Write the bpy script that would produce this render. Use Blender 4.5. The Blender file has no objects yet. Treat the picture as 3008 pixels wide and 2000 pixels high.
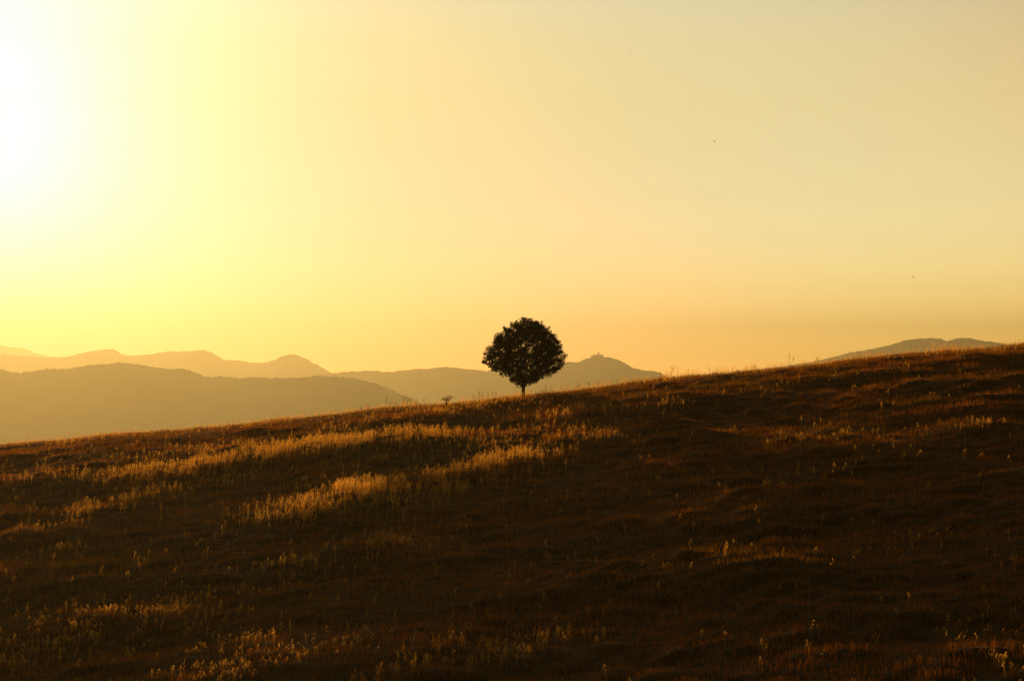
import bpy, math, random
import numpy as np
from mathutils import Vector

# ------------------------------------------------------------------ camera
F = 80.0 / 36.0 * 3008.0            # focal length in photo pixels
EYE_Y = 1180.0                      # photo row of the true horizon
PITCH = math.atan((EYE_Y - 1000.0) / F)
S = bpy.context.scene
COL = S.collection
cam_d = bpy.data.cameras.new('camera'); cam_d.lens = 80; cam_d.sensor_width = 36
cam_d.clip_start = 0.5; cam_d.clip_end = 60000
cam = bpy.data.objects.new('camera', cam_d); COL.objects.link(cam); S.camera = cam
cam.rotation_euler = (math.pi / 2 + PITCH, 0, 0)

# ------------------------------------------------------------------ sun, sky, exposure
SUN_EL = math.radians(7.0)
SUN_AZ = math.radians(-13.3)        # left of the view axis (+Y)
SD = Vector((math.sin(SUN_AZ) * math.cos(SUN_EL), math.cos(SUN_AZ) * math.cos(SUN_EL), math.sin(SUN_EL)))
world = bpy.data.worlds.new('World'); S.world = world; world.use_nodes = True
wt = world.node_tree; bg = wt.nodes['Background']
sky = wt.nodes.new('ShaderNodeTexSky'); sky.sky_type = 'NISHITA'; sky.sun_disc = False
sky.sun_elevation = SUN_EL; sky.sun_rotation = SUN_AZ
sky.dust_density = 4.0; sky.air_density = 1.0; sky.altitude = 300
# Fitted colour correction put into the sky light: tints the clear-sky model by the angle from the sun and by elevation.
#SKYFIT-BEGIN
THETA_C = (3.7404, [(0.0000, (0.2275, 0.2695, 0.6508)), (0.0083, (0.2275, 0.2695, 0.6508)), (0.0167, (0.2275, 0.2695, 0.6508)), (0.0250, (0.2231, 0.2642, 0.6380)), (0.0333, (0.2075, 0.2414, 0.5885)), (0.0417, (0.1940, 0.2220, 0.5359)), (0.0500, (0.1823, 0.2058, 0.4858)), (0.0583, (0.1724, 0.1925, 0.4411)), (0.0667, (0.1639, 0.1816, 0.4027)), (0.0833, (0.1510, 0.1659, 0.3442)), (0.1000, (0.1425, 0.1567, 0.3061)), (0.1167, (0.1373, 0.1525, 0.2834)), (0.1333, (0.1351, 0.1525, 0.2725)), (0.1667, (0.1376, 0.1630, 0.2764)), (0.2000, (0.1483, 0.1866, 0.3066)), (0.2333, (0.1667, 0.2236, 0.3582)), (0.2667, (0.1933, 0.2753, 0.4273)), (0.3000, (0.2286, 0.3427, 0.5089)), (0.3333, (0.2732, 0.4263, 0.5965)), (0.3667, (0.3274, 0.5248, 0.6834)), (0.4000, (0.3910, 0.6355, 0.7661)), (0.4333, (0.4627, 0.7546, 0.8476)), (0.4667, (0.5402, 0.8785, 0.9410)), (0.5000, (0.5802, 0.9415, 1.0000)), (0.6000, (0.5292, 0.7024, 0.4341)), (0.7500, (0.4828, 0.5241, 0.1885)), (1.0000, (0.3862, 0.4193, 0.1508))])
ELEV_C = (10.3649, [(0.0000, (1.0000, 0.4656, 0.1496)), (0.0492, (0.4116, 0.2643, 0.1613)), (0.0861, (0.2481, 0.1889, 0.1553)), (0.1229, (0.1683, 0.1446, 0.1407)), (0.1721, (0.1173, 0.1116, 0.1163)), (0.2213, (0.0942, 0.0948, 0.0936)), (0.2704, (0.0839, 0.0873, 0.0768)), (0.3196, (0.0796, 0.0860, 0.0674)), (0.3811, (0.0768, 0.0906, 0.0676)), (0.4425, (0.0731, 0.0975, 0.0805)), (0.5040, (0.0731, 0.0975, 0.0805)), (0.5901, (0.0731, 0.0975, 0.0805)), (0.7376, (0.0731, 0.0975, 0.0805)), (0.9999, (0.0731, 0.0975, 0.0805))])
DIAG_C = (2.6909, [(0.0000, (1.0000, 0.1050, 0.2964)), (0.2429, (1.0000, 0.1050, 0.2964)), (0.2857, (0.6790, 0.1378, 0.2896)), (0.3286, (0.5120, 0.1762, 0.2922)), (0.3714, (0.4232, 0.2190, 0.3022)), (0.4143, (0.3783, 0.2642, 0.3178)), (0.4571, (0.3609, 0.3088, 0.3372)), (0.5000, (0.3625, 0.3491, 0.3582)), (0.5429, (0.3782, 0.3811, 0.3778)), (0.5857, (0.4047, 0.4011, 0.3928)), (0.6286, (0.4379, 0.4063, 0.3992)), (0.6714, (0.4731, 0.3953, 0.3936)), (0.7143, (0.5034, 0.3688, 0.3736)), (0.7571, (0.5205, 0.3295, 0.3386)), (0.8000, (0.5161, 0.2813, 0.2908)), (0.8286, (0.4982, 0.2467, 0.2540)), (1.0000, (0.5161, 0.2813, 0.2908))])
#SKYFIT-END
def wn(t, **kw):
    n = wt.nodes.new(t)
    for k, v in kw.items(): setattr(n, k, v)
    return n
def ramp(pos_cols):
    r = wn('ShaderNodeValToRGB'); e = r.color_ramp.elements
    r.color_ramp.interpolation = 'LINEAR'
    while len(e) < len(pos_cols): e.new(0.5)
    for el, (p, c) in zip(e, pos_cols): el.position = p
    for el, (p, c) in zip(e, pos_cols): el.position = p; el.color = (c[0], c[1], c[2], 1)
    return r
last = sky.outputs[0]
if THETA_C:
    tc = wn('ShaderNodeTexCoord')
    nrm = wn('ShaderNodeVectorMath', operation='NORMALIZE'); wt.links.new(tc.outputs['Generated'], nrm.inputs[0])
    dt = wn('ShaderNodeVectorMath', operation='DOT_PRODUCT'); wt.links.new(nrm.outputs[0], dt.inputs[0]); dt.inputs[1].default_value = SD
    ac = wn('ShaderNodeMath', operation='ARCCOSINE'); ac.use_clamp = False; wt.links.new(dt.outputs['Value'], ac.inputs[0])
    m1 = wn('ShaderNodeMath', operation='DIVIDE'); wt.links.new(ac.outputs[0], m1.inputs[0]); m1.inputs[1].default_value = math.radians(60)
    r1 = ramp(THETA_C[1]); wt.links.new(m1.outputs[0], r1.inputs[0])  # outer stops tint and dim the out-of-frame sky to set ground ambient light
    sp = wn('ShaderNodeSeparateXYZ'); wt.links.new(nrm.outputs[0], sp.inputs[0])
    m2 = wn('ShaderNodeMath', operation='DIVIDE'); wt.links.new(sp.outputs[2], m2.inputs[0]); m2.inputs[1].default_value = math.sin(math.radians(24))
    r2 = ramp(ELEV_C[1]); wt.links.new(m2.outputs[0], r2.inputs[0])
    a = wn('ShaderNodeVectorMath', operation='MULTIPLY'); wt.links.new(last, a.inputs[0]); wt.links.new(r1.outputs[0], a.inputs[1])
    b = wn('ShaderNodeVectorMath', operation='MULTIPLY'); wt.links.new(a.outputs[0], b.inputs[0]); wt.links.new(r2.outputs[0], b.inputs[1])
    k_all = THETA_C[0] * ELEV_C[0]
    if DIAG_C:       # further fitted sky tint along a slant, lower left to upper right
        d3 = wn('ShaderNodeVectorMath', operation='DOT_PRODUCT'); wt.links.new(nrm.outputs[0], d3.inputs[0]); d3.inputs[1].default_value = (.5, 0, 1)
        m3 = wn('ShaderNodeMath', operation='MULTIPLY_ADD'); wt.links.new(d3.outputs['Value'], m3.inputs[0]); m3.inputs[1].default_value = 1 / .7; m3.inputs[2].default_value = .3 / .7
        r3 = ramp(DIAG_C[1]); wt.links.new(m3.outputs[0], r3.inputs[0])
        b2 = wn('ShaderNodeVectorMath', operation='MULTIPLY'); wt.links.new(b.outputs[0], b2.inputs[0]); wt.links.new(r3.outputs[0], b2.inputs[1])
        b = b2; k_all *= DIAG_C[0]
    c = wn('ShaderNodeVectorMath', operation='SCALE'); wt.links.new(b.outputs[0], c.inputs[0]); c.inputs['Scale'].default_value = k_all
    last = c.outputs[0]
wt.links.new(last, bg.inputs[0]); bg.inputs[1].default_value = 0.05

sl = bpy.data.lights.new('sun', 'SUN'); sl.energy = 5.0; sl.angle = math.radians(0.6); sl.color = (1.0, 0.65, 0.24)
so = bpy.data.objects.new('sun', sl); COL.objects.link(so); so.rotation_euler = SD.to_track_quat('Z', 'Y').to_euler()
S.view_settings.view_transform = 'Standard'; S.view_settings.look = 'None'
S.view_settings.exposure = -0.2; S.view_settings.gamma = 1; S.view_settings.use_curve_mapping = False
S.cycles.use_denoising = True; S.cycles.volume_bounces = 1; S.cycles.max_bounces = 6; S.cycles.transparent_max_bounces = 6

# ------------------------------------------------------------------ helpers
rng = np.random.default_rng(7)
random.seed(7)

def slopes(px, py):
    """photo pixel -> (x per metre forward, z per metre forward)"""
    xc = (px - 1504.0) / F; yc = (1000.0 - py) / F
    fw = math.cos(PITCH) - yc * math.sin(PITCH)
    return xc / fw, (math.sin(PITCH) + yc * math.cos(PITCH)) / fw

def at(px, py, Y):
    a, b = slopes(px, py); return Vector((a * Y, Y, b * Y))

def hash2(ix, iy, seed):
    h = (ix.astype(np.int64) * 374761393 + iy.astype(np.int64) * 668265263 + seed * 974634777) & 0x7fffffff
    h = ((h ^ (h >> 13)) * 1274126177) & 0x7fffffff
    return ((h ^ (h >> 16)) & 0xffff) / 65535.0

def noise2(x, y, seed=0):
    """smooth gradient noise, about -1..1"""
    x = np.asarray(x, float); y = np.asarray(y, float)
    ix = np.floor(x); iy = np.floor(y); fx = x - ix; fy = y - iy
    def g(dx, dy):
        a = hash2(ix + dx, iy + dy, seed) * 2 * np.pi
        return np.cos(a) * (fx - dx) + np.sin(a) * (fy - dy)
    u = fx * fx * fx * (fx * (fx * 6 - 15) + 10); v = fy * fy * fy * (fy * (fy * 6 - 15) + 10)
    return 1.5 * ((g(0, 0) * (1 - u) + g(1, 0) * u) * (1 - v) + (g(0, 1) * (1 - u) + g(1, 1) * u) * v)

def fbm(x, y, seed, octs=4):
    r = 0; a = 1
    for i in range(octs):
        r = r + a * noise2(x * 2 ** i, y * 2 ** i, seed + i); a *= 0.5
    return r

def tag(o, label=None, cat=None, group=None, kind=None):
    if label: o['label'] = label
    if cat: o['category'] = cat
    if group: o['group'] = group
    if kind: o['kind'] = kind
    return o

def mesh_np(name, verts, faces, mat, parent=None, attrs=None, smooth=False):
    """verts (n,3), faces (m,k) with one k"""
    verts = np.ascontiguousarray(verts, np.float32); faces = np.ascontiguousarray(faces, np.int32)
    me = bpy.data.meshes.new(name)
    k = faces.shape[1]
    me.vertices.add(len(verts)); me.vertices.foreach_set('co', verts.ravel())
    me.loops.add(faces.size); me.loops.foreach_set('vertex_index', faces.ravel())
    me.polygons.add(len(faces)); me.polygons.foreach_set('loop_start', np.arange(0, faces.size, k, dtype=np.int32))
    if smooth: me.polygons.foreach_set('use_smooth', np.ones(len(faces), bool))
    me.update(calc_edges=True); me.validate()
    for an, av in (attrs or {}).items():
        at_ = me.attributes.new(an, 'FLOAT', 'POINT'); at_.data.foreach_set('value', np.ascontiguousarray(av, np.float32))
    me.materials.append(mat)
    o = bpy.data.objects.new(name, me); COL.objects.link(o)
    if parent: o.parent = parent
    return o

def empty(name, loc):
    o = bpy.data.objects.new(name, None); COL.objects.link(o); o.location = loc; o.empty_display_size = 0.3
    return o

# ------------------------------------------------------------------ materials
def new_mat(name):
    m = bpy.data.materials.new(name); m.use_nodes = True; nt = m.node_tree; nt.nodes.clear()
    out = nt.nodes.new('ShaderNodeOutputMaterial'); return m, nt, out

def leafy(name, cols, transl=0.4, tcol=None, scale=0.3, rough=0.6, gloss=0.06):
    """matt blade or leaf with light coming through; colour varies by plant (attribute tint) and by place"""
    m, nt, out = new_mat(name)
    at_ = nt.nodes.new('ShaderNodeAttribute'); at_.attribute_name = 'tint'
    tcn = nt.nodes.new('ShaderNodeNewGeometry')
    nz = nt.nodes.new('ShaderNodeTexNoise'); nz.inputs['Scale'].default_value = scale; nz.inputs['Detail'].default_value = 4
    nt.links.new(tcn.outputs['Position'], nz.inputs['Vector'])
    mx = nt.nodes.new('ShaderNodeMath'); mx.operation = 'MULTIPLY_ADD'; mx.inputs[1].default_value = 0.45
    nt.links.new(at_.outputs['Fac'], mx.inputs[0])
    ms = nt.nodes.new('ShaderNodeMapRange'); ms.inputs[1].default_value = 0.3; ms.inputs[2].default_value = 0.7; ms.inputs[4].default_value = 0.55
    nt.links.new(nz.outputs[0], ms.inputs[0]); nt.links.new(ms.outputs[0], mx.inputs[2])
    cr = nt.nodes.new('ShaderNodeValToRGB'); e = cr.color_ramp.elements
    while len(e) < len(cols): e.new(0.5)
    for i, c in enumerate(cols): e[i].position = i / (len(cols) - 1); e[i].color = (*c, 1)
    nt.links.new(mx.outputs[0], cr.inputs[0])
    d = nt.nodes.new('ShaderNodeBsdfDiffuse'); t = nt.nodes.new('ShaderNodeBsdfTranslucent'); g = nt.nodes.new('ShaderNodeBsdfGlossy')
    g.inputs['Roughness'].default_value = rough
    nt.links.new(cr.outputs[0], d.inputs[0])
    tm = nt.nodes.new('ShaderNodeVectorMath'); tm.operation = 'MULTIPLY'; tm.inputs[1].default_value = tcol or (1.6, 1.3, 0.8)
    nt.links.new(cr.outputs[0], tm.inputs[0]); nt.links.new(tm.outputs[0], t.inputs[0])
    a = nt.nodes.new('ShaderNodeMixShader'); a.inputs[0].default_value = transl
    nt.links.new(d.outputs[0], a.inputs[1]); nt.links.new(t.outputs[0], a.inputs[2])
    b = nt.nodes.new('ShaderNodeMixShader'); b.inputs[0].default_value = gloss
    g.inputs[0].default_value = (0.9, 0.85, 0.75, 1)
    nt.links.new(a.outputs[0], b.inputs[1]); nt.links.new(g.outputs[0], b.inputs[2]); nt.links.new(b.outputs[0], out.inputs[0])
    return m

def matt(name, c1, c2, scale, bump=0.0, coord='Object', detail=5, rough=0.95):
    m, nt, out = new_mat(name)
    p = nt.nodes.new('ShaderNodeBsdfPrincipled'); p.inputs['Roughness'].default_value = rough
    p.inputs['Specular IOR Level'].default_value = 0.15
    tcn = nt.nodes.new('ShaderNodeTexCoord'); nz = nt.nodes.new('ShaderNodeTexNoise')
    nz.inputs['Scale'].default_value = scale; nz.inputs['Detail'].default_value = detail
    nt.links.new(tcn.outputs[coord], nz.inputs['Vector'])
    cr = nt.nodes.new('ShaderNodeValToRGB'); e = cr.color_ramp.elements
    e[0].position = 0.35; e[0].color = (*c1, 1); e[1].position = 0.65; e[1].color = (*c2, 1)
    nt.links.new(nz.outputs[0], cr.inputs[0]); nt.links.new(cr.outputs[0], p.inputs['Base Color'])
    if bump:
        bp = nt.nodes.new('ShaderNodeBump'); bp.inputs['Strength'].default_value = bump; bp.inputs['Distance'].default_value = 1.0 / scale
        nt.links.new(nz.outputs[0], bp.inputs['Height']); nt.links.new(bp.outputs[0], p.inputs['Normal'])
    nt.links.new(p.outputs[0], out.inputs[0])
    return m

M_soil = matt('dry_turf', (0.05, 0.026, 0.006), (0.11, 0.055, 0.012), 1.5, 0.4)
M_grass = leafy('meadow_blades', [(0.090, 0.062, 0.004), (0.16, 0.088, 0.005), (0.24, 0.092, 0.007), (0.30, 0.14, 0.012)], 0.5, (2.2, 1.5, 0.6), 0.22, gloss=0.02)
M_oat = leafy('dry_oat_straw', [(0.46, 0.22, 0.03), (0.56, 0.30, 0.05), (0.62, 0.38, 0.09)], 0.88, (1.7, 1.5, 1.15), 1.0, gloss=0.0)
M_weed = leafy('weed_stalk', [(0.06, 0.05, 0.02), (0.12, 0.085, 0.035)], 0.25, (1.3, 1.1, 0.6), 2.0)
M_mull = leafy('mullein_green', [(0.10, 0.10, 0.035), (0.17, 0.15, 0.05)], 0.4, (1.3, 1.1, 0.5), 2.0)
M_leaf = leafy('maple_leaf', [(0.016, 0.019, 0.003), (0.028, 0.028, 0.004), (0.045, 0.032, 0.005)], 0.25, (2.0, 1.5, 0.4), 3.0, gloss=0.015)
M_bark = matt('bark', (0.045, 0.030, 0.018), (0.085, 0.06, 0.035), 14, 0.5)
M_petal = matt('pale_petal', (0.45, 0.42, 0.32), (0.6, 0.56, 0.45), 20)
M_hill = matt('wooded_slope', (0.018, 0.019, 0.008), (0.024, 0.024, 0.010), 0.012, 0.0)
M_mount = matt('far_slope', (0.045, 0.045, 0.022), (0.075, 0.068, 0.035), 0.006, 0.0)
M_crown = matt('wood_canopy', (0.014, 0.016, 0.006), (0.020, 0.022, 0.008), 0.05, 0.0)
M_stone = matt('castle_stone', (0.22, 0.18, 0.13), (0.32, 0.26, 0.19), 0.4, 0.2)
M_roof = matt('castle_roof', (0.12, 0.07, 0.05), (0.18, 0.10, 0.07), 0.6, 0.0)
M_feather = matt('dark_feather', (0.02, 0.018, 0.016), (0.04, 0.035, 0.03), 12)

# ------------------------------------------------------------------ terrain
YR = 110.0
RIDGE = [(-900, 1392), (-500, 1352), (-200, 1322), (0, 1303), (120, 1293), (240, 1285), (330, 1268), (424, 1266), (540, 1258), (636, 1251), (720, 1243),
         (800, 1232), (900, 1223), (1000, 1212), (1080, 1200), (1150, 1193), (1230, 1189), (1300, 1186), (1400, 1178), (1470, 1167), (1540, 1159),
         (1600, 1152), (1700, 1142), (1800, 1129), (1880, 1118), (1950, 1110), (2020, 1105), (2100, 1097), (2200, 1088), (2300, 1077),
         (2400, 1066), (2450, 1056), (2500, 1051), (2600, 1041), (2700, 1032), (2760, 1026), (2800, 1024), (2890, 1021), (2950, 1014), (3008, 1008),
         (3200, 990), (3600, 975), (4200, 990)]
_rx = np.array([slopes(p, q)[0] * YR for p, q in RIDGE]); _rz = np.array([slopes(p, q)[1] * YR for p, q in RIDGE])
# smooth the measured crest a little
_gx = np.arange(-46, 52, 0.25); _gz = np.interp(_gx, _rx, _rz) - 0.12      # the measured crest is the top of the grass
_k = np.exp(-np.linspace(-2, 2, 9) ** 2); _k /= _k.sum()
_gz = np.convolve(np.pad(_gz, 4, 'edge'), _k, 'valid')
GY = 0.147; WR = 7.0; FLOOR = -150.0

def smax(a, b, k):
    h = np.clip(0.5 + 0.5 * (a - b) / k, 0, 1); return b * (1 - h) + a * h + k * h * (1 - h)

def terrain_base(x, y):
    x = np.asarray(x, float); y = np.asarray(y, float)
    crest = np.interp(x, _gx, _gz)
    crest = crest - np.clip(np.abs(x) - 50, 0, None) * 0.05
    s = y - YR
    front = crest - GY * (np.sqrt(s * s + WR * WR) - WR)
    back = crest - 0.33 * (np.sqrt(s * s + 100) - 10)
    hill = np.where(s < 0, front, back)
    near = -1.7 - 0.17 * np.clip(y, 0, None) - 0.05 * np.clip(-y, 0, None) - 0.02 * np.abs(x)
    z = smax(hill, near, 1.5)
    z = np.where((y < -50) & (z < -30), z, z)
    return smax(z, np.full_like(z, FLOOR), 20.0)

def bumps(x, y):
    fade = np.exp(-(np.clip(np.abs(x) - 60, 0, None) / 30) ** 2) * np.exp(-(np.clip(y - 125, 0, None) / 20) ** 2)
    xs = x + 0.25 * y
    b = 0.24 * noise2(xs / 13, y / 5.5, 3) + 0.16 * noise2(xs / 5.0, y / 2.6, 5)
    tuss = 0.5 + 0.5 * noise2(x / 9, y / 6, 9)
    b2 = (0.07 + 0.15 * np.clip(tuss + 0.005 * x, 0, 1)) * (np.abs(noise2(xs / 1.9, y / 1.1, 11)) * 2 - 0.6) + 0.035 * noise2(x / 0.7, y / 0.6, 13)
    near_crest = 0.22 + 0.78 * np.clip((YR - 2 - y) / 8, 0, 1)
    return (b * near_crest + b2 * (0.3 + 0.7 * near_crest)) * fade

SWELLS = []      # (polyline Nx2, amplitude, width)
def pl_dist(x, y, P):
    d = np.full(np.shape(x), 1e9)
    for (x0, y0), (x1, y1) in zip(P[:-1], P[1:]):
        L2 = (x1 - x0) ** 2 + (y1 - y0) ** 2 + 1e-9
        t = np.clip(((x - x0) * (x1 - x0) + (y - y0) * (y1 - y0)) / L2, 0, 1)
        d = np.minimum(d, np.hypot(x - x0 - t * (x1 - x0), y - y0 - t * (y1 - y0)))
    return d

def terrain(x, y):
    x = np.asarray(x, float); y = np.asarray(y, float)
    z = terrain_base(x, y) + bumps(x, y)
    for P, amp, w in SWELLS:
        z = z + amp * np.exp(-(pl_dist(x, y, P) / w) ** 2)
    return z

def hit(px, py, fn=None):
    """where the sight line through a photo pixel first meets the hillside"""
    fn = fn or terrain
    a, b = slopes(px, py); Y = np.arange(40, 116, 0.05)
    d = fn(a * Y, Y) - b * Y
    i = np.argmax(d > 0) if (d > 0).any() else len(Y) - 1
    return float(a * Y[i]), float(Y[i])

# stands of tall dry oats: photo polyline, half width (m across the slope), stalks per m2, swell height, height of the plants
BANDS = [
    ([(430, 1388), (520, 1376), (640, 1362), (760, 1338), (900, 1308), (1020, 1297), (1180, 1290), (1260, 1280)], 1.7, 34, 0.26, 0.52),
    ([(470, 1338), (600, 1325), (740, 1312), (900, 1290)], 1.5, 10, 0.10, 0.45),
    ([(1060, 1240), (1250, 1215), (1400, 1190), (1560, 1170)], 2.0, 9, 0.08, 0.30),
    ([(850, 1505), (940, 1485), (1040, 1452), (1080, 1425), (1200, 1412), (1300, 1392), (1420, 1368), (1480, 1345)], 1.8, 34, 0.36, 0.54),
    ([(1480, 1345), (1580, 1310), (1700, 1290)], 2.0, 9, 0.08, 0.45),
    ([(220, 1495), (330, 1475), (460, 1445)], 1.3, 15, 0.15, 0.50),
    ([(90, 1400), (300, 1388), (400, 1375)], 1.5, 6, 0.08, 0.50),
    ([(30, 1585), (120, 1562), (230, 1532)], 1.0, 5, 0.03, 0.44),
    ([(175, 1612), (205, 1606)], 0.55, 16, 0.08, 0.45),
    ([(600, 1425), (720, 1405)], 0.8, 6, 0.05, 0.40),
    ([(945, 1365), (965, 1362)], 0.35, 12, 0.04, 0.45),
    ([(1020, 1360), (1110, 1345)], 0.6, 8, 0.04, 0.45),
    ([(820, 1665), (930, 1652), (1030, 1625), (1180, 1590)], 1.1, 7, 0.08, 0.42),
    ([(1055, 1590), (1080, 1588)], 0.25, 10, 0.0, 0.45),
    ([(1150, 1592), (1200, 1585)], 0.3, 12, 0.0, 0.45),
    ([(0, 1910), (120, 1885), (250, 1835), (370, 1795), (520, 1775)], 2.0, 15, 0.16, 0.34),
    ([(520, 2000), (700, 1960), (860, 1920), (960, 1895)], 1.6, 8, 0.12, 0.30),
    ([(690, 1885), (800, 1880)], 0.6, 7, 0.0, 0.40),
    ([(1100, 2005), (1240, 1965), (1350, 1925)], 1.0, 12, 0.05, 0.45),
    ([(1520, 1935), (1600, 1880), (1680, 1860)], 0.8, 11, 0.05, 0.45),
    ([(1650, 1215), (1700, 1205), (1790, 1195)], 1.1, 16, 0.10, 0.45),
    ([(1860, 1195), (2000, 1182)], 1.0, 7, 0.05, 0.42),
    ([(2280, 1415), (2330, 1400), (2450, 1378)], 0.9, 6, 0.0, 0.36),
    ([(2070, 1285), (2160, 1272)], 0.6, 6, 0.04, 0.38),
    ([(2320, 1310), (2560, 1275)], 0.8, 4, 0.04, 0.38),
    ([(1500, 1270), (1700, 1255)], 1.2, 4, 0.04, 0.40),
    ([(2700, 1850), (2850, 1820), (3000, 1800)], 1.6, 2.0, 0.0, 0.36),
    ([(2560, 1620), (2700, 1560), (2850, 1540)], 1.0, 4, 0.0, 0.26),
    ([(2800, 1270), (2900, 1255)], 0.7, 6, 0.0, 0.45),
    ([(2900, 2000), (3008, 1960)], 1.0, 4, 0.03, 0.34),
]
_polys = []
for pts, w, dens, amp, hh in BANDS:
    lift = (0.45 * hh * 0.85 + 0.75 * amp) * F      # the photo rows above mark the glowing heads, not the roots
    P = [hit(px, py + lift / (110 - 45 * (py - 1150) / 850), terrain_base) for px, py in pts]
    _polys.append((P, w * 0.8, dens * 1.7, amp, hh * 0.74))
for P, w, dens, amp, hh in _polys:
    if amp > 0: SWELLS.append((np.array(P), amp, w * 1.25))

def axis(lo, hi, step, far_lo, far_hi, grow=1.16):
    c = list(np.arange(lo, hi + 1e-6, step)); s = step
    while c[-1] < far_hi: s *= grow; c.append(c[-1] + s)
    s = step; pre = []; v = lo
    while v > far_lo: s *= grow; v -= s; pre.append(v)
    return np.array(pre[::-1] + c)
gx = axis(-34, 34, 0.2, -13500, 13500); gy = axis(41, 118, 0.2, -900, 13500)
GX, GYY = np.meshgrid(gx, gy)
GZ = terrain(GX, GYY)
nx, ny = len(gx), len(gy)
idx = np.arange(nx * ny).reshape(ny, nx)
fq = np.stack([idx[:-1, :-1], idx[:-1, 1:], idx[1:, 1:], idx[1:, :-1]], -1).reshape(-1, 4)
ground = mesh_np('ground', np.stack([GX, GYY, GZ], -1).reshape(-1, 3), fq, M_soil, smooth=True)
tag(ground, kind='structure')

# ------------------------------------------------------------------ short meadow grass (one uncountable mass)
def in_view(n, y0=40.0, y1=118.0, spread=0.262, extra=3.5):
    ys = rng.uniform(y0, y1, int(n * 2.2)); xs = rng.uniform(-1, 1, len(ys)) * (spread * y1 + extra)
    ok = np.abs(xs) < spread * ys + extra
    return xs[ok][:n], ys[ok][:n]

def blades(x, y, h, w, lean, tint):
    n = len(x); z = terrain(x, y)
    fa = rng.uniform(0, 2 * np.pi, n); la = rng.uniform(0, 2 * np.pi, n)
    dx, dy = np.cos(fa) * w / 2, np.sin(fa) * w / 2
    lx, ly = np.cos(la) * lean * h, np.sin(la) * lean * h
    V = np.empty((n, 5, 3))
    V[:, 0] = np.stack([x - dx, y - dy, z - 0.02], -1); V[:, 1] = np.stack([x + dx, y + dy, z - 0.02], -1)
    V[:, 2] = np.stack([x - dx * .8 + lx * .35, y - dy * .8 + ly * .35, z + h * .55], -1)
    V[:, 3] = np.stack([x + dx * .8 + lx * .35, y + dy * .8 + ly * .35, z + h * .55], -1)
    V[:, 4] = np.stack([x + lx, y + ly, z + h], -1)
    b = np.arange(n)[:, None, None] * 5
    Fc = (np.array([[0, 1, 3], [0, 3, 2], [2, 3, 4]])[None] + b).reshape(-1, 3)
    return V.reshape(-1, 3), Fc, np.repeat(tint, 5)

N_G = 520000
x, y = in_view(N_G)
patch = noise2(x / 6, y / 4, 21); patch2 = noise2(x / 1.2, y / 0.8, 23)
h = (0.13 + 0.07 * patch + 0.05 * patch2) * rng.uniform(0.6, 1.5, len(x)); h = np.clip(h, 0.04, 0.4)
h *= np.where(y > 106, 0.8, 1.0)
t = np.clip(0.5 + 0.35 * noise2(x / 8, y / 5, 31) + 0.25 * noise2(x / 1.5, y / 1.0, 33) + rng.normal(0, 0.18, len(x)), 0, 1)
V, Fc, T = blades(x, y, h, rng.uniform(0.008, 0.018, len(x)), rng.uniform(0.1, 0.7, len(x)), t)
grass = mesh_np('meadow_grass', V, Fc, M_grass, attrs={'tint': T})
tag(grass, 'short brown and olive meadow grass covering the whole hillside', 'grass', kind='stuff')

# ------------------------------------------------------------------ tall dry oats: stem ribbon plus hanging spikelets
def oats(x, y, h, tint, nsp=9, spk=1.0):
    n = len(x); z = terrain(x, y)
    la = rng.normal(0.3, 1.2, n); lean = rng.uniform(0.02, 0.28, n) * h
    lx, ly = np.cos(la) * lean, np.sin(la) * lean
    fa = rng.uniform(0, np.pi, n); wd = rng.uniform(0.002, 0.005, n)
    dx, dy = np.cos(fa) * wd, np.sin(fa) * wd
    V = np.empty((n, 4 + 4 * nsp, 3))
    V[:, 0] = np.stack([x - dx, y - dy, z - .02], -1); V[:, 1] = np.stack([x + dx, y + dy, z - .02], -1)
    V[:, 2] = np.stack([x + dx * .5 + lx, y + dy * .5 + ly, z + h], -1); V[:, 3] = np.stack([x - dx * .5 + lx, y - dy * .5 + ly, z + h], -1)
    for k in range(nsp):
        f = 1.02 - 0.5 * (k / nsp) + rng.uniform(-.03, .03, n)
        a = rng.uniform(0, 2 * np.pi, n); r = (0.012 + 0.07 * (k / nsp)) * rng.uniform(.4, 1.4, n)
        cx = x + lx * f + np.cos(a) * r; cy = y + ly * f + np.sin(a) * r; cz = z + h * f
        L = rng.uniform(.012, .026, n) * spk; W = rng.uniform(.005, .011, n) * spk
        b = rng.uniform(0, 2 * np.pi, n); tx, ty = np.cos(b) * W, np.sin(b) * W
        ox, oy = np.cos(a) * L * .7, np.sin(a) * L * .7
        o = 4 + 4 * k
        V[:, o] = np.stack([cx, cy, cz + L], -1); V[:, o + 1] = np.stack([cx + tx, cy + ty, cz], -1)
        V[:, o + 2] = np.stack([cx + ox, cy + oy, cz - L], -1); V[:, o + 3] = np.stack([cx - tx, cy - ty, cz], -1)
    q = np.arange(4 + 4 * nsp).reshape(-1, 4)
    Fc = (q[None] + np.arange(n)[:, None, None] * (4 + 4 * nsp)).reshape(-1, 4)
    return V.reshape(-1, 3), Fc, np.repeat(tint, 4 + 4 * nsp)

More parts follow.
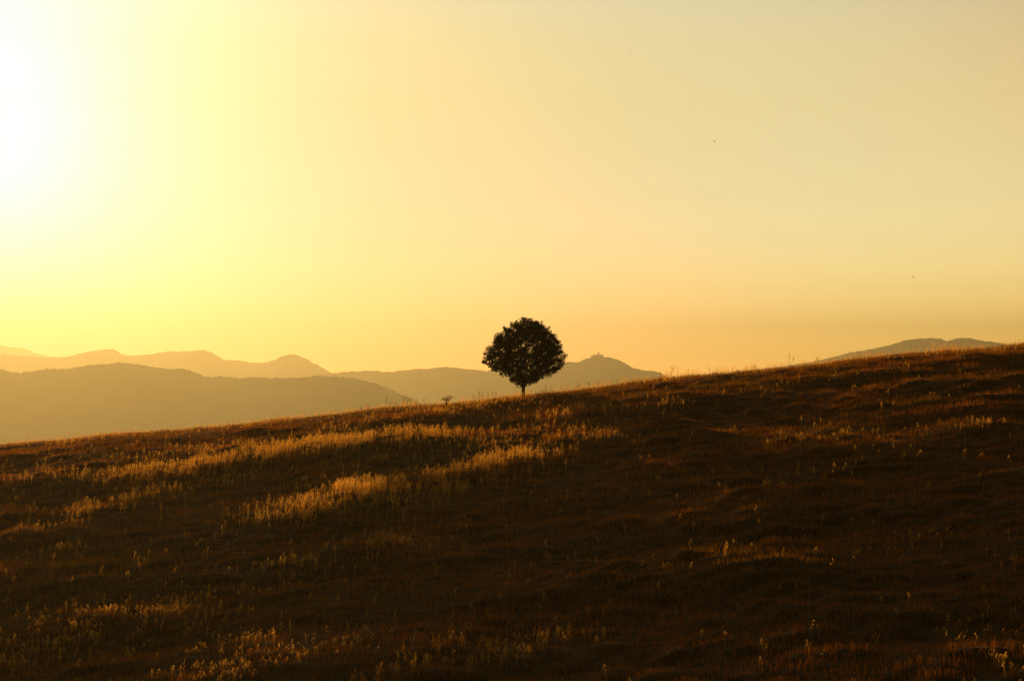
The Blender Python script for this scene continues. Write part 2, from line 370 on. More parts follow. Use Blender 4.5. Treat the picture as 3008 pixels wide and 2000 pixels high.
X, Y_, H_ = [], [], []
for P, w, dens, amp, hh in _polys:
    P = np.array(P)
    x0, x1 = P[:, 0].min() - 2 * w, P[:, 0].max() + 2 * w; y0, y1 = P[:, 1].min() - 2 * w, P[:, 1].max() + 2 * w
    n = int((x1 - x0) * (y1 - y0) * dens * 2.0)
    xx = rng.uniform(x0, x1, n); yy = rng.uniform(y0, y1, n)
    d = pl_dist(xx, yy, P) / w
    pr = (.75 * np.exp(-(d * 1.25) ** 2) + .16 * np.exp(-(d * .6) ** 2)) * np.clip(0.36 + 1.2 * noise2(xx / 1.5, yy / .8, 41) + 0.9 * noise2(xx / .4, yy / .4, 43), 0.01, 1)
    ok = rng.uniform(0, 1, n) < pr
    X.append(xx[ok]); Y_.append(yy[ok]); H_.append(hh * rng.uniform(.7, 1.25, ok.sum()))
# scattered single stalks over the whole slope, thinner to the right, and a fringe along the crest
xx, yy = in_view(5200)
ok = rng.uniform(0, 1, len(xx)) < np.clip(0.30 - 0.012 * xx + 0.35 * noise2(xx / 5, yy / 4, 47), .03, 1)
X.append(xx[ok]); Y_.append(yy[ok]); H_.append(rng.uniform(.2, .42, ok.sum()))
xx = rng.uniform(-30, 30, 6500); yy = rng.uniform(105.5, 114, len(xx))
ok = rng.uniform(0, 1, len(xx)) < np.clip(0.45 + 0.7 * noise2(xx / 2.5, yy / 3, 49), .05, 1)
X.append(xx[ok]); Y_.append(yy[ok]); H_.append(rng.uniform(.12, .38, ok.sum()) * np.where(xx[ok] < -6, .75, 1.1) * np.clip(1 + 0.5 * noise2(xx[ok] / 1.8, yy[ok], 51), .5, 1.5))
X = np.concatenate(X); Y_ = np.concatenate(Y_); H_ = np.concatenate(H_)
V, Fc, T = oats(X, Y_, H_, rng.uniform(0, 1, len(X)))
o = mesh_np('dry_oat_grass', V, Fc, M_oat, attrs={'tint': T})
tag(o, 'tall golden dry oat grass glowing in bands across the hillside', 'grass', kind='stuff')

# small pale flowers, an uncountable scatter
def octa(x, y, z, r):
    n = len(x); C = np.stack([x, y, z], -1)
    D = np.array([[1, 0, 0], [0, 1, 0], [-1, 0, 0], [0, -1, 0], [0, 0, .45], [0, 0, -.45]])
    V = C[:, None] + D[None] * r[:, None, None]
    f = np.array([[0, 1, 4], [1, 2, 4], [2, 3, 4], [3, 0, 4], [1, 0, 5], [2, 1, 5], [3, 2, 5], [0, 3, 5]])
    return V.reshape(-1, 3), (f[None] + np.arange(n)[:, None, None] * 6).reshape(-1, 3)
xx, yy = in_view(2600)
ok = rng.uniform(0, 1, len(xx)) < np.clip(.5 + .8 * noise2(xx / 6, yy / 5, 61), .05, 1)
xx, yy = xx[ok], yy[ok]; hz = terrain(xx, yy) + rng.uniform(.18, .34, len(xx))
V, Fc = octa(xx, yy, hz, rng.uniform(.008, .020, len(xx)))
tag(mesh_np('wildflowers', V, Fc, M_petal), 'tiny pale wildflower heads scattered through the short grass', 'flowers', kind='stuff')

# ------------------------------------------------------------------ the lone tree
def tube(path, radii, sides=6):
    """closed tube around a polyline -> verts, quads"""
    P = [Vector(p) for p in path]; V = []; Q = []
    for i, p in enumerate(P):
        d = (P[min(i + 1, len(P) - 1)] - P[max(i - 1, 0)])
        d = d.normalized() if d.length > 1e-9 else Vector((0, 0, 1))
        u = d.cross(Vector((0.3, 1, 0.1))).normalized(); v = d.cross(u)
        for k in range(sides):
            a = 2 * math.pi * k / sides; V.append(p + (u * math.cos(a) + v * math.sin(a)) * radii[i])
    for i in range(len(P) - 1):
        for k in range(sides):
            a = i * sides + k; b = i * sides + (k + 1) % sides
            Q.append((a, b, b + sides, a + sides))
    return V, Q

def merge(parts):
    V = []; Q = []
    for v, q in parts:
        o = len(V); V += [tuple(p) for p in v]; Q += [tuple(i + o for i in f) for f in q]
    return np.array(V), np.array(Q)

CR_Z = [0.50, 0.66, 0.84, 1.06, 1.36, 1.80, 2.16, 2.66, 3.08, 3.38, 3.60, 3.74]
CR_L = [-.12, -.38, -.74, -1.20, -1.60, -1.86, -1.84, -1.58, -1.18, -.74, -.28, .05]
CR_R = [.18, .46, .90, 1.34, 1.80, 2.00, 1.90, 1.66, 1.36, 1.00, .74, .5]
def build_tree(loc):
    root = empty('maple_tree', loc)
    R = random.Random(11); nr = np.random.default_rng(11)
    cl = []
    tries = 0
    while len(cl) < 760 and tries < 90000:
        tries += 1
        z = R.uniform(.52, 3.68); l = np.interp(z, CR_Z, CR_L); r = np.interp(z, CR_Z, CR_R)
        c, rad = (l + r) / 2, (r - l) / 2 - 0.08
        if rad < .04: rad = .04
        if R.random() > (rad / 1.9) ** 1.2 + .05: continue
        q = R.random() ** 0.38; a = R.uniform(0, 2 * math.pi)
        if q < .55 and .9 < z < 2.6 and R.random() < .75: continue
        rad *= 1 + .18 * float(noise2(math.cos(a) * 2.2 + 7, math.sin(a) * 2.2 + z * 1.9, 91))
        p = Vector((c + rad * q * math.cos(a), rad * q * math.sin(a), z + R.uniform(-.04, .08) * (z > 3)))
        if float(noise2(p.x * 1.7 + p.y, p.z * 1.7 - p.y * 1.2, 93)) < -.42 and q < .9: continue
        if any((p - s).length_squared < 0.020 for s in cl): continue
        cl.append(p)
    # skeleton: trunk and leader, then every clump joins the cheapest node
    nodes = [Vector((0, 0, -.12)), Vector((.0, 0, .2)), Vector((.012, 0, .40)), Vector((.02, .01, .60))]; par = [-1, 0, 1, 2]; cost = [0, .2, .4, .6]
    prev = 3
    for k in range(9):
        nodes.append(Vector((.02 + .012 * k + R.uniform(-.03, .03), R.uniform(-.05, .05), .60 + .27 * (k + 1)))); par.append(prev); cost.append(cost[prev] + .27); prev = len(nodes) - 1
    for k in range(9):                                    # main limbs fanning upward from the fork
        a = 2 * math.pi * k / 9 + R.uniform(-.25, .25); tilt = R.uniform(.45, .95); prev = R.choice((2, 2, 3, 4))
        p = nodes[prev].copy(); L = R.uniform(1.0, 1.7)
        for j in range(5):
            d = Vector((math.cos(a) * math.sin(tilt), math.sin(a) * math.sin(tilt), math.cos(tilt)))
            p = p + d * L / 5 + Vector((R.uniform(-.03, .03), R.uniform(-.03, .03), 0)); tilt *= .93
            nodes.append(p.copy()); par.append(prev); cost.append(cost[prev] + L / 5); prev = len(nodes) - 1
    tips = []
    for p in sorted(cl, key=lambda q: (q - Vector((0, 0, .6))).length):
        best, bi = 1e9, 0
        for i, q in enumerate(nodes):
            if i < 2: continue
            d = (p - q).length; s = d * (1.25 if q.z > p.z - .03 else 1) + .42 * cost[i]
            if s < best: best, bi = s, i
        q = nodes[bi]; m = q.lerp(p, .5) + Vector((R.uniform(-.05, .05), R.uniform(-.05, .05), -.10 * (p - q).length))
        nodes.append(m); par.append(bi); cost.append(cost[bi] + (m - q).length)
        nodes.append(p); par.append(len(nodes) - 2); cost.append(cost[-1] + (p - m).length); tips.append(len(nodes) - 1)
    rr = [0.0] * len(nodes)
    for i in range(len(nodes) - 1, -1, -1):
        if rr[i] == 0: rr[i] = 0.0055 ** 2.2
        if par[i] >= 0: rr[par[i]] += rr[i]
    rad = [min(v ** (1 / 2.2), .088) for v in rr]
    trunk_ids = {0, 1, 2, 3}
    tr = tube([nodes[0], nodes[1] * .5, nodes[1], nodes[2], nodes[3]], [.115, .092, .084, .078, .07], 12)
    V, Q = merge([tr]); mesh_np('trunk', V, Q, M_bark, root, smooth=True)
    parts = []
    for i in range(4, len(nodes)):
        p = par[i]; r0 = min(rad[p], rad[i] * 1.7, .07)
        parts.append(tube([nodes[p], nodes[i]], [r0, rad[i]], 5))
    shoots = []
    for p in cl:                                          # stray shoots beyond the outline
        out = p - Vector((.1, 0, 1.7))
        if out.length > 1.35 and R.random() < .45:
            e = p + out.normalized() * R.uniform(.06, .20) + Vector((R.uniform(-.08, .08), R.uniform(-.08, .08), R.uniform(0, .1)))
            parts.append(tube([p, e], [.005, .002], 4)); shoots += [p.lerp(e, f) for f in (.45, .7, .9, 1.0)]
    V, Q = merge(parts); mesh_np('branches', V, Q, M_bark, root, smooth=True)
    # foliage: folded leaves around each clump
    n_per = 70
    C = np.repeat(np.array([tuple(p) for p in cl]), n_per, 0); n = len(C)
    rad_c = np.repeat(nr.uniform(.10, .24, len(cl)), n_per)
    d = nr.normal(0, 1, (n, 3)); d /= np.linalg.norm(d, axis=1)[:, None]
    rr_ = rad_c * nr.uniform(.1, 1.15, n) ** .6
    P = C + d * rr_[:, None] * np.array([1.1, 1.1, .85])
    keep = nr.uniform(0, 1, n) < np.repeat(nr.uniform(.45, 1, len(cl)), n_per)
    P = P[keep]
    SH = np.repeat(np.array([tuple(p) for p in shoots]), 4, 0); P = np.concatenate([P, SH + nr.normal(0, .028, SH.shape)]); n = len(P)
    ax = nr.normal(0, 1, (n, 3)); ax[:, 2] -= .5; ax /= np.linalg.norm(ax, axis=1)[:, None]
    sd = np.cross(ax, nr.normal(0, 1, (n, 3))); sd /= np.linalg.norm(sd, axis=1)[:, None]
    nm = np.cross(ax, sd)
    L = nr.uniform(.042, .075, n)[:, None]; W = L * nr.uniform(.65, .95, n)[:, None]
    Vv = np.empty((n, 6, 3))
    Vv[:, 0] = P; Vv[:, 1] = P + ax * L * .35 + sd * W * .5 + nm * W * .12; Vv[:, 2] = P + ax * L * .75 + sd * W * .42 + nm * W * .10
    Vv[:, 3] = P + ax * L * 1.15; Vv[:, 4] = P + ax * L * .75 - sd * W * .42 + nm * W * .10; Vv[:, 5] = P + ax * L * .35 - sd * W * .5 + nm * W * .12
    f = np.array([[0, 1, 2, 3], [0, 3, 4, 5]])
    Fq = (f[None] + np.arange(n)[:, None, None] * 6).reshape(-1, 4)
    mesh_np('crown', Vv.reshape(-1, 3), Fq, M_leaf, root, attrs={'tint': np.repeat(nr.uniform(0, 1, n), 6)})
    return root
ta = slopes(1537, 1157)[0] * YR
tree = build_tree((ta, YR - .3, float(terrain(ta, YR - .3)) + .05))
tag(tree, 'lone round leafy tree standing dark on the crest of the hill', 'tree')

# ------------------------------------------------------------------ low shrub on the crest, left of the tree
def build_shrub(loc):
    root = empty('shrub', loc); R = random.Random(5); nr = np.random.default_rng(5)
    parts = []; tips = []
    for k in range(7):
        a = R.uniform(0, 2 * math.pi); top = Vector((math.cos(a) * R.uniform(.05, .26), math.sin(a) * R.uniform(.05, .2), R.uniform(.28, .44)))
        if k == 0: top = Vector((.02, 0, .36))
        b = Vector((R.uniform(-.03, .03), R.uniform(-.03, .03), -.05))
        m = b.lerp(top, .55); m.x *= .5; m.y *= .5
        parts.append(tube([b, m, top], [.014, .010, .004], 5)); tips.append(top)
        for j in range(3):
            t2 = top + Vector((R.uniform(-.14, .14), R.uniform(-.12, .12), R.uniform(-.03, .05))); parts.append(tube([m.lerp(top, .5), t2], [.006, .003], 4)); tips.append(t2)
    V, Q = merge(parts); mesh_np('branches', V, Q, M_bark, root)
    T_ = np.array([tuple(t) for t in tips if t.z > .22]); C = np.repeat(T_, 16, 0); n = len(C)
    P = C + nr.normal(0, 1, (n, 3)) * np.array([.045, .045, .022])
    ax = nr.normal(0, 1, (n, 3)); ax /= np.linalg.norm(ax, axis=1)[:, None]; sd = np.cross(ax, nr.normal(0, 1, (n, 3))); sd /= np.linalg.norm(sd, axis=1)[:, None]
    L = nr.uniform(.02, .04, n)[:, None]
    V4 = np.stack([P, P + ax * L * .5 + sd * L * .35, P + ax * L, P + ax * L * .5 - sd * L * .35], 1)
    mesh_np('foliage', V4.reshape(-1, 3), np.arange(n * 4).reshape(-1, 4), M_leaf, root, attrs={'tint': np.repeat(nr.uniform(0, 1, n), 4)})
    return root
sx = slopes(1313, 1180)[0] * YR
tag(build_shrub((sx, YR - .2, float(terrain(sx, YR - .2)))), 'small flat-topped dark shrub on the crest left of the lone tree', 'shrub')

# ------------------------------------------------------------------ dry umbel weeds on the crest
def weed_mesh(seed, H):
    R = random.Random(seed); parts = []
    lean = R.uniform(-.12, .12)
    top = Vector((lean * H, R.uniform(-.05, .05), H)); base = Vector((0, 0, -.04)); mid = base.lerp(top, .5) + Vector((R.uniform(-.02, .02), 0, 0))
    parts.append(tube([base, mid, top], [.006, .005, .003], 4)); heads = [top]
    for k in range(R.randint(2, 5)):
        f = R.uniform(.35, .85); s = base.lerp(top, f); a = R.uniform(0, 2 * math.pi); L = H * R.uniform(.15, .35)
        e = s + Vector((math.cos(a) * L * .55, math.sin(a) * L * .55, L)); parts.append(tube([s, e], [.004, .0025], 4)); heads.append(e)
    for hd in heads:
        r = R.uniform(.010, .022); ring = []
        V = [hd + Vector((0, 0, -.02))]
        for k in range(8):
            a = 2 * math.pi * k / 8; V.append(hd + Vector((math.cos(a) * r, math.sin(a) * r, R.uniform(-.003, .006))))
        V.append(hd + Vector((0, 0, r * .5)))
        Q = [(0, 1 + k, 1 + (k + 1) % 8, 0) for k in range(8)]
        for k in range(8):     # under side and domed top as thin quads split at the rim
            a, b = 1 + k, 1 + (k + 1) % 8
            V.append(V[a].lerp(V[9], .5)); 
        for k in range(8):
            a, b = 1 + k, 1 + (k + 1) % 8
            Q.append((a, b, 10 + (k + 1) % 8, 10 + k)); 
        Q = [q for q in Q if len(set(q)) == 4]
        V.append(V[0].lerp(hd, .3)); 
        for k in range(0, 8, 2):
            Q.append((0, 1 + k, 1 + (k + 1) % 8, 1 + (k + 2) % 8)); Q.append((9, 10 + (k + 2) % 8, 10 + (k + 1) % 8, 10 + k))
        parts.append((V, Q))
    return merge(parts)

WEEDS = [
    ('dry weed on the crest left of the low shrub', 'dry weeds on the crest left of the shrub',
     [(1134, 34), (1150, 28), (1186, 44), (1196, 36), (1205, 30), (1222, 26), (1160, 22), (1246, 24), (1083, 24), (1062, 20)]),
    ('dry weed on the crest just left of the lone tree', 'dry weeds on the crest left of the tree',
     [(1408, 38), (1412, 30), (1420, 34), (1430, 36), (1446, 28), (1390, 26), (1457, 26)]),
    ('dry weed on the crest below the castle hill', 'dry weeds on the crest right of the tree',
     [(1604, 26), (1618, 24), (1700, 30), (1731, 22), (1801, 26), (1815, 24), (1855, 22), (1760, 20)]),
    ('tall dry weed against the sky right of the castle hill', 'dry weeds against the sky on the crest',
     [(1937, 30), (1955, 34), (1972, 42), (1978, 44), (1990, 36), (2024, 30), (1965, 26), (2085, 28), (2103, 30)]),
    ('dry weed on the crest left of the right-hand mountain', 'dry weeds left of the right-hand mountain',
     [(2322, 46), (2328, 34), (2317, 26), (2402, 30), (2441, 24), (2362, 24), (2208, 28), (2220, 24)]),
]
k = 0
ORD = ['leftmost', 'second from left', 'third from left', 'fourth from left', 'fifth from left', 'sixth from left', 'seventh from left', 'eighth from left', 'ninth from left', 'tenth from left']
for lab, grp, items in WEEDS:
    for oi, (px, hp) in enumerate(sorted(items)):
        k += 1; X0 = slopes(px, 1150)[0] * YR; Y0 = YR + rng.uniform(-1.2, 1.0)
        V, Q = weed_mesh(100 + k, hp * YR / F * 0.95)
        o = mesh_np('umbel_weed', V, Q, M_weed, attrs={'tint': np.full(len(V), .5)})
        o.location = (X0 * Y0 / YR, Y0, float(terrain(X0 * Y0 / YR, Y0))); o.rotation_euler.z = rng.uniform(0, 6.28)
        tag(o, lab + ', ' + (ORD[oi] if oi < len(items) - 1 else 'rightmost'), 'weed', grp)

# ------------------------------------------------------------------ mullein spikes standing in the short grass
def build_mullein(px, py_base, py_top, label, branching=False, seed=1):
    X0, Y0 = hit(px, py_base); z0 = float(terrain(X0, Y0)); H = (py_base - py_top) * Y0 / F * 1.08
    root = empty('mullein', (X0, Y0, z0)); R = random.Random(seed); nr = np.random.default_rng(seed)
    top = Vector((R.uniform(-.03, .03), 0, H))
    V, Q = merge([tube([Vector((0, 0, -.03)), top * .5, top * .97], [.010, .009, .006], 6)]); mesh_np('stem', V, Q, M_mull, root, attrs={'tint': np.full(len(V), .3)})
    L4 = []
    for k in range(46 if branching else 26):           # leaves up the stem, drooping and narrowing
        f = R.uniform(.02, .9 if branching else .55); a = R.uniform(0, 2 * math.pi); L = (.13 if not branching else .09) * (1 - f * .6); W = L * (.18 if not branching else .10)
        p = top * f; d = Vector((math.cos(a), math.sin(a), R.uniform(.0, .9))).normalized(); s = Vector((-math.sin(a), math.cos(a), 0))
        L4 += [p, p + d * L * .5 + s * W, p + d * L, p + d * L * .5 - s * W]
    L4 = np.array([tuple(v) for v in L4])
    mesh_np('leaves', L4, np.arange(len(L4)).reshape(-1, 4), M_mull, root, attrs={'tint': np.full(len(L4), .5)})
    if not branching:
        n = 220; f = nr.uniform(.45, 1.0, n); a = nr.uniform(0, 6.28, n); r = .020 * (1 - .5 * (f - .45) / .55)
        C = np.stack([top.x * f + np.cos(a) * r, np.sin(a) * r, H * f], -1)
        V, Fc = octa(C[:, 0], C[:, 1], C[:, 2], nr.uniform(.006, .011, n)); mesh_np('flower_spike', V, Fc, M_mull, root, attrs={'tint': np.full(len(V), .9)})
    tag(root, label, 'plant', 'tall plants in the short grass')
MULL = [
    (109, 1790, 1712, 'leftmost pale upright plant spike near the left edge of the hillside'),
    (131, 1738, 1674, 'taller, thicker plant spike of the close pair near the left edge'),
    (174, 1730, 1680, 'slimmer, shorter plant spike of the close pair near the left edge'),
    (310, 1678, 1626, 'single plant spike right of the close pair, below a dark hollow'),
    (296, 1585, 1540, 'short plant spike right of the small glowing oat clump near the left edge'),
    (857, 1592, 1540, 'lone plant spike in dark grass below the left end of the glowing oat band'),
    (1094, 1492, 1438, 'thin plant spike at the lower edge of the glowing oat band in mid-slope'),
    (717, 1800, 1745, 'faint plant spike in the dark lower slope left of the picture centre'),
    (2510, 1885, 1815, 'stubby plant spike low in the dark right part of the slope'),
    (2673, 1510, 1482, 'small stubby plant spike in the middle of the dark right slope'),
    (2835, 1315, 1270, 'thin plant spike high on the slope near the right edge'),
]
for k, (px, b, t_, lab) in enumerate(MULL): build_mullein(px, b, t_, lab, seed=200 + k)
build_mullein(2376, 1880, 1676, 'tall branching leafy plant in the dark lower right of the slope', True, 300)

# ------------------------------------------------------------------ birds, small in the sky
def build_bird(loc, yaw, roll, flap, span, label):
    R = []
    body = [(-.5, .00, 0.01), (-.36, .05, .045), (-.1, .0, .085), (.15, 0, .09), (.34, 0, .06), (.46, 0, .045), (.56, 0, .008)]
    V = []; Q = []
    for i, (bx, _, r) in enumerate(body):
        for k in range(8): V.append((bx * .55, math.cos(k * math.pi / 4) * r * .6, math.sin(k * math.pi / 4) * r * .6 + (.02 if i > 3 else 0)))
    for i in range(len(body) - 1):
        for k in range(8):
            a = i * 8 + k; b = i * 8 + (k + 1) % 8; Q.append((a, b, b + 8, a + 8))
    for s in (-1, 1):                                     # wings: swept, thick plates in three sections
        sec = [(.10, -.12, .0, .02), (.14, -.10, .22, .016), (.06, -.10, .42, .01), (-.08, -.12, .60, .004)]
        o = len(V)
        for (le, te, yy_, th) in sec:
            zz = math.sin(flap) * yy_; yc = math.cos(flap) * yy_ * s
            V += [(le, yc, zz + th), (te, yc, zz + th), (te, yc, zz - th), (le, yc, zz - th)]
        for i in range(3):
            a = o + i * 4
            for k in range(4): Q.append((a + k, a + (k + 1) % 4, a + 4 + (k + 1) % 4, a + 4 + k))
        Q.append((o, o + 1, o + 2, o + 3)); Q.append((o + 12, o + 13, o + 14, o + 15))
    o = len(V)                                            # fanned tail
    V += [(-.22, .03, .008), (-.42, .09, .008), (-.42, -.09, .008), (-.22, -.03, .008), (-.22, .03, -.008), (-.42, .09, -.008), (-.42, -.09, -.008), (-.22, -.03, -.008)]
    Q += [(o, o + 1, o + 2, o + 3), (o + 7, o + 6, o + 5, o + 4), (o, o + 4, o + 5, o + 1), (o + 1, o + 5, o + 6, o + 2), (o + 2, o + 6, o + 7, o + 3)]
    b = mesh_np('bird', np.array(V) * span / 1.2, np.array(Q), M_feather, smooth=True)
    b.location = loc; b.rotation_euler = (roll, 0, yaw)
    tag(b, label, 'bird', 'birds in the sky')
build_bird(at(1851, 159, 260), 0.3, 0.2, .5, .34, 'highest and faintest of the three tiny birds in the sky')
build_bird(at(2098, 417, 230), 2.6, -.5, .35, .36, 'middle one of the three tiny birds, right of centre in the sky')
build_bird(at(2682, 814, 190), 1.9, .9, .25, .34, 'lowest tiny bird, at the right above the mountain')

# ------------------------------------------------------------------ far hills and mountains
def mountain(name, prof, D, W, mat, seed, rough=6.0, step=7.0, crest=1.0, drop=0.0, floor=FLOOR - 6, ystep=None):
    X = np.array([slopes(p, q)[0] * D for p, q in prof]); Z = np.array([slopes(p, q)[1] * D for p, q in prof]) - drop
    x0, x1 = X.min() - 1200, X.max() + 1200
    xs = np.arange(x0, x1, step)
    X2 = np.concatenate([[x0], X, [x1]]); Z2 = np.concatenate([[floor], Z, [floor]])
    zr = np.interp(xs, X2, Z2)
    kk = np.exp(-np.linspace(-1.6, 1.6, 3) ** 2); kk /= kk.sum(); zr = np.convolve(np.pad(zr, 1, 'edge'), kk, 'valid')
    ss = np.concatenate([-np.geomspace(W * 2.4, 6, 46), [0], np.geomspace(6, W * 2.4, 26)])
    XX, SS = np.meshgrid(xs, ss); ZR = np.tile(zr, (len(ss), 1))
    shp = np.exp(-(np.abs(SS) / W) ** 1.5)
    H = (ZR - floor) * shp + floor
    away = np.clip(np.abs(SS) / (W * .35), 0, 1)
    H += away * shp * rough * 5 * (fbm(XX / (W * .45), SS / (W * .5), seed, 5)) * .8
    H -= away * shp * rough * 4 * np.abs(noise2(XX / (W * .22) + SS / W, SS / (W * .9), seed + 20))
    H += crest * (noise2(XX / 22, SS / 22, seed + 7) * 1.3 + np.abs(noise2(XX / 9, SS / 9, seed + 8)) * 1.6 - .6)
    V = np.stack([XX, SS + D, H], -1).reshape(-1, 3)
    nx_, ny_ = len(xs), len(ss); ii = np.arange(nx_ * ny_).reshape(ny_, nx_)
    q = np.stack([ii[:-1, :-1], ii[:-1, 1:], ii[1:, 1:], ii[1:, :-1]], -1).reshape(-1, 4)
    o = mesh_np(name, V, q, mat, smooth=True); tag(o, kind='structure')
    return xs, ss, H

L0 = [(-900, 960), (-500, 985), (-300, 990), (-120, 1000), (0, 1013), (30, 1020), (70, 1024), (110, 1040), (160, 1048), (260, 1062), (420, 1085), (700, 1120)]
L1 = [(-700, 1030), (-400, 1045), (-150, 1038), (0, 1041), (60, 1046), (130, 1052), (200, 1049), (230, 1042), (270, 1033), (310, 1026), (333, 1026), (350, 1037), (378, 1047), (400, 1045),
      (440, 1042), (480, 1035), (520, 1033), (570, 1031), (598, 1030), (617, 1034), (640, 1047), (655, 1058), (690, 1061), (700, 1058), (712, 1062), (740, 1066), (775, 1066), (805, 1060), (828, 1048), (850, 1041), (870, 1042),
      (900, 1056), (940, 1076), (975, 1097), (1020, 1118), (1100, 1150)]
L2 = [(820, 1125), (900, 1104), (975, 1096), (1040, 1091), (1100, 1088), (1130, 1093), (1155, 1094), (1180, 1089), (1225, 1085), (1260, 1085), (1285, 1080), (1310, 1078), (1340, 1081), (1380, 1086),
      (1440, 1089), (1500, 1088), (1560, 1078), (1620, 1067), (1660, 1064), (1700, 1065), (1712, 1058), (1735, 1052), (1752, 1050), (1773, 1049), (1800, 1052), (1820, 1058), (1830, 1066), (1845, 1071), (1860, 1082), (1890, 1089), (1930, 1092), (1955, 1105), (1990, 1125), (2100, 1165)]
NH = [(-800, 1070), (-400, 1060), (-150, 1066), (0, 1083), (25, 1093), (60, 1096), (100, 1091), (150, 1085), (200, 1084), (230, 1079), (290, 1072), (370, 1068), (400, 1071), (450, 1080), (500, 1086), (530, 1084), (570, 1092),
      (600, 1107), (650, 1108), (700, 1112), (740, 1108), (780, 1111), (900, 1110), (920, 1106), (1010, 1108), (1050, 1114), (1100, 1127), (1150, 1147), (1200, 1168), (1240, 1188), (1290, 1212), (1400, 1260)]
RM = [(2080, 1125), (2220, 1086), (2310, 1075), (2400, 1061), (2440, 1051), (2500, 1036), (2560, 1026), (2620, 1012), (2660, 1000), (2700, 994), (2745, 993), (2772, 999), (2783, 1003), (2800, 997), (2818, 993), (2850, 994), (2890, 1003), (2897, 1002), (2950, 1010), (3008, 1027), (3200, 1075), (3400, 1120)]
mountain('mountain', L0, 12000, 1000, M_mount, 71, 10, 16, 3)
mountain('mountain', L1, 8200, 1000, M_mount, 72, 7, 7, 3.2)
xs2, ss2, H2 = mountain('mountain', L2, 6600, 800, M_mount, 73, 6, 6, 2.6)
mountain('mountain', RM, 9500, 900, M_mount, 74, 6, 7, 2.6)
DN = 4000
xs, ss, Hn = mountain('wooded_hill', NH, DN, 560, M_hill, 75, 5, 6, .5, drop=3.0)

# far-off wood over the nearer hill: one mass of crowns
def ico():
    t = (1 + 5 ** .5) / 2
    v = np.array([(-1, t, 0), (1, t, 0), (-1, -t, 0), (1, -t, 0), (0, -1, t), (0, 1, t), (0, -1, -t), (0, 1, -t), (t, 0, -1), (t, 0, 1), (-t, 0, -1), (-t, 0, 1)], float)
    v /= np.linalg.norm(v[0])
    f = [(0, 11, 5), (0, 5, 1), (0, 1, 7), (0, 7, 10), (0, 10, 11), (1, 5, 9), (5, 11, 4), (11, 10, 2), (10, 7, 6), (7, 1, 8), (3, 9, 4), (3, 4, 2), (3, 2, 6), (3, 6, 8), (3, 8, 9), (4, 9, 5), (2, 4, 11), (6, 2, 10), (8, 6, 7), (9, 8, 1)]
    vs = [tuple(p) for p in v]; cache = {}; nf = []
    def mid(a, b):
        k_ = (min(a, b), max(a, b))
        if k_ not in cache:
            m = (np.array(vs[a]) + np.array(vs[b])) / 2; m /= np.linalg.norm(m); vs.append(tuple(m)); cache[k_] = len(vs) - 1
        return cache[k_]
    for a, b, c in f:
        ab, bc, ca = mid(a, b), mid(b, c), mid(c, a); nf += [(a, ab, ca), (b, bc, ab), (c, ca, bc), (ab, bc, ca)]
    return np.array(vs), np.array(nf)
IV, IF = ico()
n = 7000
ix = rng.integers(0, len(xs), n); jj = rng.integers(37, 56, n)
xx = xs[ix] + rng.uniform(-3, 3, n); sy = ss[jj] + rng.uniform(-4, 4, n); zz = Hn[jj, ix]
r = rng.uniform(2.0, 4.2, n) * (1 + .5 * np.clip(noise2(xx / 40, sy / 40, 81), 0, 1))
VV = IV[None] * r[:, None, None] * np.array([1, 1, .7]) * (1 + .12 * rng.normal(0, 1, (n, len(IV), 1))) + np.stack([xx, sy + DN, zz + r * .35], -1)[:, None]
FF = (IF[None] + np.arange(n)[:, None, None] * len(IV)).reshape(-1, 3)
tag(mesh_np('distant_wood', VV.reshape(-1, 3), FF, M_crown), 'hazy far-off wood covering the nearer hill on the left', 'wood', kind='stuff')

# ------------------------------------------------------------------ castle on the far hilltop
def box(x0, x1, y0, y1, z0, z1):
    V = [(x0, y0, z0), (x1, y0, z0), (x1, y1, z0), (x0, y1, z0), (x0, y0, z1), (x1, y0, z1), (x1, y1, z1), (x0, y1, z1)]
    return V, [(3, 2, 1, 0), (4, 5, 6, 7), (0, 1, 5, 4), (1, 2, 6, 5), (2, 3, 7, 6), (3, 0, 4, 7)]
DC = 6600.0; U = DC / F
cb = at(1754, 1050, DC)
castle = empty('castle', cb)
tag(castle, 'small castle with a slim square tower on the far hilltop right of the tree', 'castle')
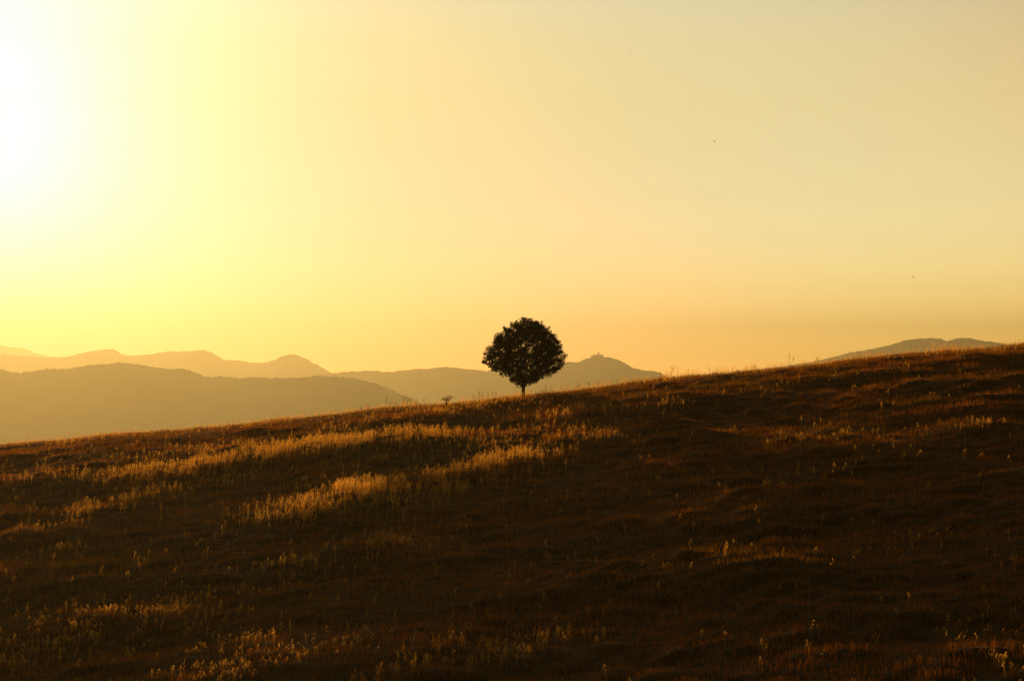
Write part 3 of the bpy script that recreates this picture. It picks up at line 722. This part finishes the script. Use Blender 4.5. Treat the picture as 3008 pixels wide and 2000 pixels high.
# main ward wall, stepped: left bastion lower, keep block at right
def cpart(name, boxes, mat, parent=castle):
    V, Q = merge(boxes); return mesh_np(name, V, Q, mat, parent)
cpart('curtain_wall', [box(-19 * U, 19 * U, -14, 14, -14 * U, 0), box(-18.8 * U, 18.8 * U, -14.6, -14.1, -.1 * U, 1.2 * U)], M_stone)
cpart('bastion', [box(-19 * U + .2, -11 * U, -10, 12, .02, 4.2 * U), box(-17 * U, -12 * U, -6, 10, 4.22 * U, 5.4 * U)], M_stone)
kp = cpart('keep', [box(-10.7 * U, 17.8 * U, -12, 12, .02, 7.4 * U)], M_stone)
top = []                                                 # one crenellated parapet along the front of the keep
for i in range(14):
    top += [((-10.6 + i * 2.05) * U, 8.4 * U), ((-9.4 + i * 2.05) * U, 8.4 * U)]
    if i < 13: top += [((-9.4 + i * 2.05) * U, 7.8 * U), ((-8.55 + i * 2.05) * U, 7.8 * U)]
V = []; Q = []
for x_, z_ in top:
    V += [(x_, -12, 7.42 * U), (x_, -12, z_), (x_, -10.9, z_), (x_, -10.9, 7.42 * U)]
for i in range(len(top) - 1):
    a = i * 4
    for k_ in range(4): Q.append((a + k_, a + (k_ + 1) % 4, a + 4 + (k_ + 1) % 4, a + 4 + k_))
Q += [(3, 2, 1, 0), tuple(len(V) - 4 + k_ for k_ in range(4))]
mesh_np('battlement', np.array(V), np.array(Q), M_stone, kp)
cpart('turret', [box(-10.3 * U, -8.3 * U, -6, 10, 7.45 * U, 9.0 * U)], M_stone)
tw = cpart('tower', [box(1.9 * U, 5.9 * U, -2, 1.5, 7.42 * U, 15 * U), box(1.6 * U, 6.2 * U, -2.4, 1.9, 15.01 * U, 15.9 * U)], M_stone)
V = [(1.9 * U, -2.4, 15.91 * U), (5.9 * U, -2.4, 15.91 * U), (5.9 * U, 1.9, 15.91 * U), (1.9 * U, 1.9, 15.91 * U), (3.6 * U, -.3, 16.6 * U), (4.2 * U, -.3, 16.6 * U)]
me = bpy.data.meshes.new('tower_roof'); me.from_pydata(V, [], [(0, 1, 5, 4), (1, 2, 5), (2, 3, 4, 5), (3, 0, 4), (3, 2, 1, 0)]); me.materials.append(M_roof)
ro = bpy.data.objects.new('tower_roof', me); COL.objects.link(ro); ro.parent = tw

# ------------------------------------------------------------------ evening haze
hm, hnt, hout = new_mat('haze')
pv = hnt.nodes.new('ShaderNodeVolumePrincipled')
pv.inputs['Color'].default_value = (0.275, 0.246, 0.158, 1); pv.inputs['Density'].default_value = 1.45e-4; pv.inputs['Anisotropy'].default_value = 0.75
hnt.links.new(pv.outputs[0], hout.inputs['Volume'])
V, Q = box(-14500, 14500, -1000, 14500, FLOOR - 8, 480)
hz = mesh_np('haze', np.array(V), np.array(Q), hm)
tag(hz, 'golden evening haze filling the valley between the hill and the mountains', 'haze', kind='stuff')
